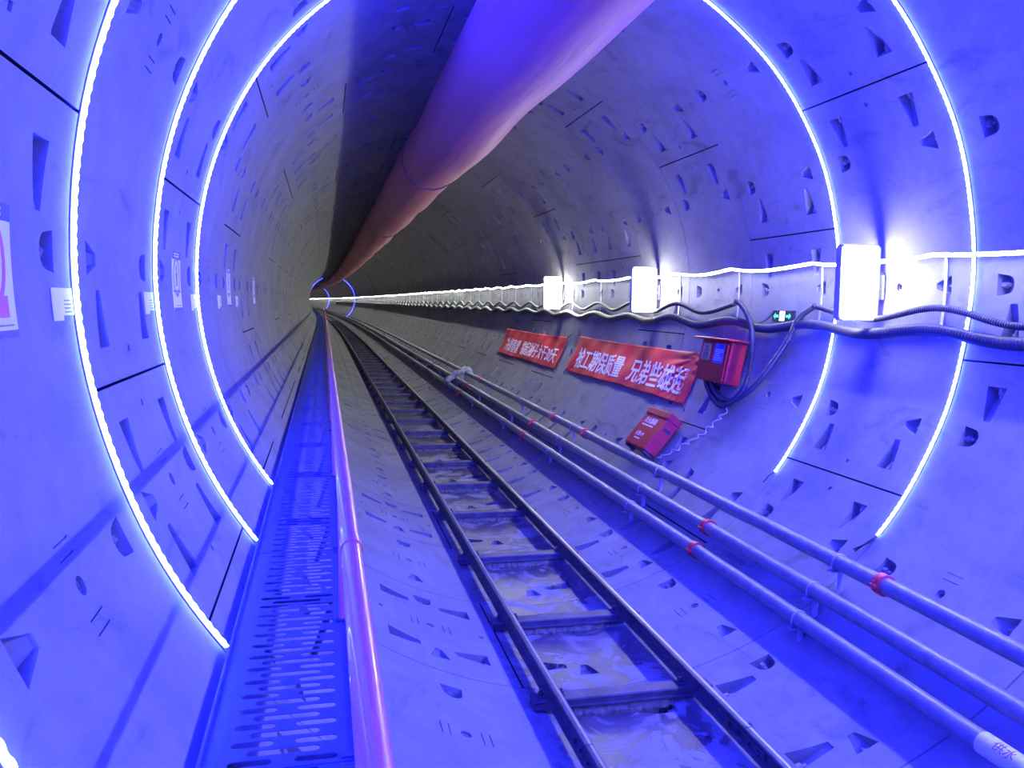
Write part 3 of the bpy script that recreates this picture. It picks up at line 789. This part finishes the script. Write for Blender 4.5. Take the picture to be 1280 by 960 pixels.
# ------------------------------------------------------------------ red distribution box under the cables
def frame_at(p0, tilt_deg):
    """local frame on the right wall: u along -y (to the right as seen), v up the wall, d towards the axis"""
    t = math.radians(tilt_deg); up = Vector((math.sin(t), 0, math.cos(t))); out = Vector((-math.cos(t), 0, math.sin(t)))
    P0 = Vector(p0)
    return lambda u, v, d: tuple(P0+Vector((0, -1, 0))*u+up*v+out*d)
def dist_box():
    fr = frame_at((2.43, 8.67, -1.005), 11)      # lower far back corner
    L, H, D = 0.70, 0.45, 0.115
    fr2 = lambda u, v, d: fr(u, v, d-0.10+0.10)
    root = empty('distribution_box', fr(L/2, 0, 0), 'red steel distribution box with yellow and blue labels on the right wall', 'electrical box')
    sw = lambda x, y, z: fr(x, y, z)
    b = MB(); b.bbox((0, 0, -0.06), (L, H, D), 0.008, fn=sw); part('cabinet', b, M['box_red'], root)
    b = MB(); b.bbox((0.03, 0.02, D-0.001), (L-0.05, H-0.03, D+0.012), 0.004, fn=sw); door = part('door', b, M['box_red'], root)
    b = MB(); b.box((0.26, 0.195, D+0.012), (0.36, 0.205, D+0.018), fn=sw); part('door_slot', b, M['dark_print'], door, 'dark slot')
    b = MB(); b.bbox((-0.05, H-0.004, -0.06), (L+0.06, H+0.016, D+0.085), 0.005, fn=lambda x, y, z: fr(x, y-0.10*max(z-0.02, 0)*1.0+0.02, z)); part('rain_lid', b, M['box_red'], root)
    b = MB()
    for q in range(12): b.bbox((L-0.001, 0.04+0.03*q, 0.012), (L+0.006, 0.055+0.03*q, D-0.02), 0.002, fn=sw)
    part('side_louvre', b, M['box_red'], root)
    b = MB(); b.box((0.07, 0.225, D+0.0125), (0.27, 0.405, D+0.0145), fn=sw); yl = part('warning_label', b, M['yellow'], root, 'yellow warning label')
    b = MB(); tri = [(0.17, 0.395), (0.125, 0.325), (0.215, 0.325)]; tin = [(0.17, 0.380), (0.137, 0.332), (0.203, 0.332)]
    for i in range(3):
        j = (i+1) % 3; b.prism([tri[i], tri[j], tin[j], tin[i]], lambda u, v, d: fr(u, v, D+0.0145+d), 0, 0.001)
    b.prism([(0.172, 0.372), (0.160, 0.352), (0.168, 0.352), (0.164, 0.336), (0.180, 0.356), (0.171, 0.356)], lambda u, v, d: fr(u, v, D+0.0145+d), 0, 0.001)
    part('warning_triangle', b, M['dark_print'], yl, 'black triangle and bolt')
    for tx, yy in (('有电', 0.275), ('危险', 0.235)):
        b = text_mb(tx, 0.045, lambda x, y, d, q=yy: fr(0.10+x, q+y, D+0.0145+d), 0.001, 1.5); part('warning_text', b, M['dark_print'], yl, 'black characters')
    b = MB(); b.box((0.36, 0.205, D+0.0125), (0.58, 0.415, D+0.0145), fn=sw); bl = part('notice_label', b, M['blue_label'], root, 'blue notice label')
    b = text_mb('配电箱', 0.042, lambda x, y, d: fr(0.44+x, 0.372+y, D+0.0145+d), 0.001, 1.0); part('notice_title', b, M['dark_print'], bl, 'dark characters')
    b = MB(); rnd = random.Random(2)
    for i in range(6): b.box((0.38, 0.345-0.022*i, D+0.0145), (0.38+rnd.uniform(0.12, 0.18), 0.354-0.022*i, D+0.0155), fn=sw)
    part('notice_lines', b, M['white'], bl, 'white text lines')
dist_box()
# ------------------------------------------------------------------ red cabinet leaning on the lining above the pipes
def red_cabinet():
    a0 = -45.4; a = math.radians(a0)
    up = Vector((-math.sin(a+0.10), 0, math.cos(a+0.10))); out = Vector((-math.cos(a+0.10), 0, -math.sin(a+0.10)))
    P0 = Vector(cyl_pt(9.30, a0, 0.045))
    sk = lambda u, v, d: tuple(P0+Vector((0, -1, 0))*(u)+up*v+out*d)
    L, H, D = 0.62, 0.50, 0.17
    root = empty('fire_extinguisher_box', sk(L/2, 0, 0), 'red box with white characters leaning on the lining above the grey pipes', 'box')
    b = MB(); b.bbox((0, 0, 0.0), (L, H, D), 0.008, fn=sk); part('box_body', b, M['box_red2'], root)
    b = MB(); b.bbox((-0.012, H-0.07, -0.004), (L+0.012, H+0.014, D+0.012), 0.008, fn=sk); part('box_lid', b, M['box_red2'], root)
    b = MB(); b.bbox((L-0.001, H-0.20, 0.04), (L+0.007, H-0.16, 0.13), 0.003, fn=sk); part('side_handle', b, M['dark_print'], root, 'dark handle slot')
    for x0 in (0.02, L-0.09):
        b = MB(); b.bbox((x0, -0.035, 0.03), (x0+0.07, 0.001, D-0.02), 0.004, fn=sk); part('foot', b, M['dark_print'], root, 'dark foot')
    b = text_mb('灭火器箱', 0.085, lambda x, y, d: sk(0.10+x, 0.315+y, D+d), 0.0015, 1.0, 0.05, 0.01); part('title_text', b, M['white'], root, 'white characters')
    b = MB()
    b.box((0.10, 0.272, D), (0.42, 0.288, D+0.0015), fn=sk); part('title_underline', b, M['white'], root, 'white line')
    b = text_mb('火警119', 0.065, lambda x, y, d: sk(0.12+x, 0.13+y, D+d), 0.0015, 1.0, 0.05); part('phone_text', b, M['white'], root, 'white characters')
    b = MB(); b.box((0.16, 0.085, D), (0.32, 0.098, D+0.0015), fn=sk); part('phone_underline', b, M['white'], root, 'white line')
red_cabinet()
# pale kinked wire hanging beside the red cabinet along the ring joint
b = MB(); P = []
for i in range(150):
    t = i/149; P.append(cyl_pt(7.97+0.72*t**1.5+0.035*math.sin(t*56), -27.3-17.8*t+0.3*math.sin(t*40), 0.025+0.012*math.cos(t*56)))
b.tube(P, 0.0065, 7); solo('kinked_wire', b, M['pale_wire'], 'pale zigzag wire hanging down the lining right of the red boxes', 'wire', smooth=True)

# ------------------------------------------------------------------ green emergency sign
def exit_sign():
    fr = frame_at((2.664, 7.62, -0.322), 5.4); L, H, D = 0.375, 0.118, 0.03
    root = empty('emergency_sign', fr(L/2, 0, 0), 'small black emergency sign with glowing green symbols above the cables on the right wall', 'sign')
    sw = lambda x, y, z: fr(x, y, z)
    b = MB(); b.bbox((0, 0, -0.005), (L, H, D), 0.004, fn=sw); part('sign_case', b, M['sign_black'], root)
    b = MB()
    for s in (-1, 1):       # arrows left and right
        xs = [0.062, 0.03, 0.062, 0.062, 0.12, 0.12, 0.062]; yv = [0.088, 0.058, 0.028, 0.046, 0.046, 0.070, 0.070]
        o = [(x if s < 0 else L-x, y_) for x, y_ in zip(xs, yv)]
        b.prism(o, lambda u, v, d: fr(u, v, D+d), 0, 0.0015)
    part('arrow_symbols', b, M['sign_green'], root, 'glowing green arrows')
    b = MB(); b.box((0.14, 0.012, D), (0.235, 0.108, D+0.001), fn=sw); part('figure_panel', b, M['sign_white'], root, 'pale glowing panel')
    b = MB()
    def st(pts, w):
        for (x0, y0), (x1, y1) in zip(pts[:-1], pts[1:]):
            dx, dy = x1-x0, y1-y0; l = math.hypot(dx, dy); nx, ny = -dy/l*w/2, dx/l*w/2
            b.prism([(x0+nx, y0+ny), (x1+nx, y1+ny), (x1-nx, y1-ny), (x0-nx, y0-ny)], lambda u, v, d: fr(u, v, D+0.001+d), 0, 0.001)
    b.prism([(0.197+0.010*math.cos(t), 0.094+0.010*math.sin(t)) for t in [2*PI*i/12 for i in range(12)]], lambda u, v, d: fr(u, v, D+0.001+d), 0, 0.001)
    st([(0.193, 0.082), (0.183, 0.054)], 0.014); st([(0.183, 0.054), (0.200, 0.040), (0.192, 0.020)], 0.009); st([(0.181, 0.055), (0.170, 0.036), (0.152, 0.030)], 0.009)
    st([(0.193, 0.079), (0.212, 0.066), (0.222, 0.074)], 0.007); st([(0.191, 0.079), (0.170, 0.076), (0.160, 0.062)], 0.007)
    part('running_figure', b, M['sign_green'], root, 'green running figure')
exit_sign()

# ------------------------------------------------------------------ posters and cards on the left wall
def lframe(y0, a_bot):
    """u along +y (to the right as seen), v up the wall from a_bot, d towards the axis; wall is curved"""
    def fn(u, v, d):
        return cyl_pt(y0+u, a_bot-math.degrees(v/R), 0.002+d)
    return fn
def poster(y0, w_, a_bot, h, label, big):
    fn = lframe(y0, a_bot); root = empty('safety_poster', fn(w_/2, 0, 0), label, 'poster', None)
    vs = [h*i/8 for i in range(9)]
    b = MB(); b.sheet([0, w_/2, w_], vs, fn, 0.003); part('poster_sheet', b, M['paper'], root)
    def rect(nm, x0, x1, z0, z1, mt, lab=None):
        b = MB(); b.sheet([x0, x1], [z0, (z0+z1)/2, z1], lambda u, v, d: fn(u, v, 0.0032+d), 0.0006); return part(nm, b, M[mt], root, lab)
    hd = rect('header_band', 0, w_, h-0.052, h, 'blue_print', 'blue header band')
    b = MB()
    for q in range(2): b.sheet([w_*0.2, w_*0.8], [h-0.022-0.016*q, h-0.013-0.016*q], lambda u, v, d: fn(u, v, 0.004+d), 0.0005)
    part('header_lines', b, M['white'], hd, 'white header lines')
    rect('footer_band', 0, w_, 0, 0.022, 'blue_print', 'blue footer band')
    rect('footer_line', w_*0.35, w_*0.92, 0.034, 0.039, 'grey_print')
    # round prohibition ring with a dark figure, red block below
    cx, cz, ro = w_*0.5, h*0.57, w_*0.36
    b = MB(); pts = [2*PI*i/28 for i in range(28)]
    for i in range(28):
        t0, t1 = pts[i], pts[(i+1) % 28]
        b.prism([(cx+ro*math.cos(t0), cz+ro*1.15*math.sin(t0)), (cx+ro*math.cos(t1), cz+ro*1.15*math.sin(t1)), (cx+ro*0.82*math.cos(t1), cz+ro*0.94*math.sin(t1)), (cx+ro*0.82*math.cos(t0), cz+ro*0.94*math.sin(t0))], lambda u, v, d: fn(u, v, 0.0034+d), 0, 0.0006)
    part('ring_symbol', b, M['red_print' if big else 'grey_print'], root, 'round printed ring')
    b = MB()
    b.prism([(cx+0.022*math.cos(t), cz+0.055+0.022*math.sin(t)) for t in pts[::2]], lambda u, v, d: fn(u, v, 0.0034+d), 0, 0.0006)
    b.prism([(cx-0.03, cz+0.03), (cx-0.02, cz-0.06), (cx+0.02, cz-0.06), (cx+0.03, cz+0.03)], lambda u, v, d: fn(u, v, 0.0034+d), 0, 0.0006)
    part('figure_symbol', b, M['grey_print'], root, 'dark printed figure')
    if big:
        rb = rect('red_block', w_*0.25, w_*0.85, 0.06, 0.125, 'red_print', 'red printed block')
    else:
        rb = rect('title_block', w_*0.12, w_*0.88, 0.12, 0.135, 'grey_print')
poster(2.46, 0.375, -174.0, 0.40, 'large white safety poster with red ring and blue bands cut by the left edge', True)
poster(5.62, 0.315, -174.9, 0.385, 'white poster with blue header on the left wall between two LED arches', False)
poster(8.66, 0.32, -175.0, 0.39, 'small white poster with blue header on the left wall beyond the LED arches', False)
poster(11.78, 0.32, -175.0, 0.39, 'farthest white poster with blue header on the left wall', False)
def card(y0, w_, a_bot, h, label):
    fn = lframe(y0, a_bot); root = empty('marking_card', fn(w_/2, 0, 0), label, 'card', 'white marking cards beside the ring joints')
    b = MB(); b.sheet([0, w_*0.47], [-0.018, h/2, h], fn, 0.002); b.sheet([w_*0.47, w_], [0, h/2, h], fn, 0.002); part('card_sheet', b, M['paper'], root)
    b = MB()
    for i in range(4): b.sheet([w_*0.55, w_*(0.92-0.06*(i % 2))], [h*0.10+0.014*i, h*0.10+0.014*i+0.005], lambda u, v, d: fn(u, v, 0.0022+d), 0.0005)
    part('printed_lines', b, M['grey_print'], root, 'grey printed lines')
for y0, lab in ((3.20, 'white card on the left wall touching the nearest LED arch'), (4.74, 'white card on the left wall touching the second LED arch'), (6.33, 'white card on the left wall touching the third LED arch'),
                (7.88, 'white card on the left wall just beyond the third LED arch'), (9.45, 'white card on the left wall beyond the small far poster')):
    card(y0, 0.245, -175.2, 0.10, lab)

# marking on the white sleeve of the lowest pipe
px, pz = PIPES[0][1], PIPES[0][2]
def slv(u, v, d):
    t = math.radians(118)-v/PR*1.0; r_ = PR+0.0026+d
    return (px+r_*math.cos(t), 3.12-u, pz+r_*math.sin(t))
b = text_mb('供水', 0.062, lambda x, y, d: slv(x+0.01, y-0.025, d), 0.0008, 1.0, 0.012)
for o in bpy.data.objects:
    if o.name.startswith('paper_sleeve'):
        tx = part('sleeve_text', b, M['purple_print'], o, 'purple characters')
bpy.context.view_layer.update()
for o in list(bpy.data.objects):
    if '_loc' in o: del o['_loc']
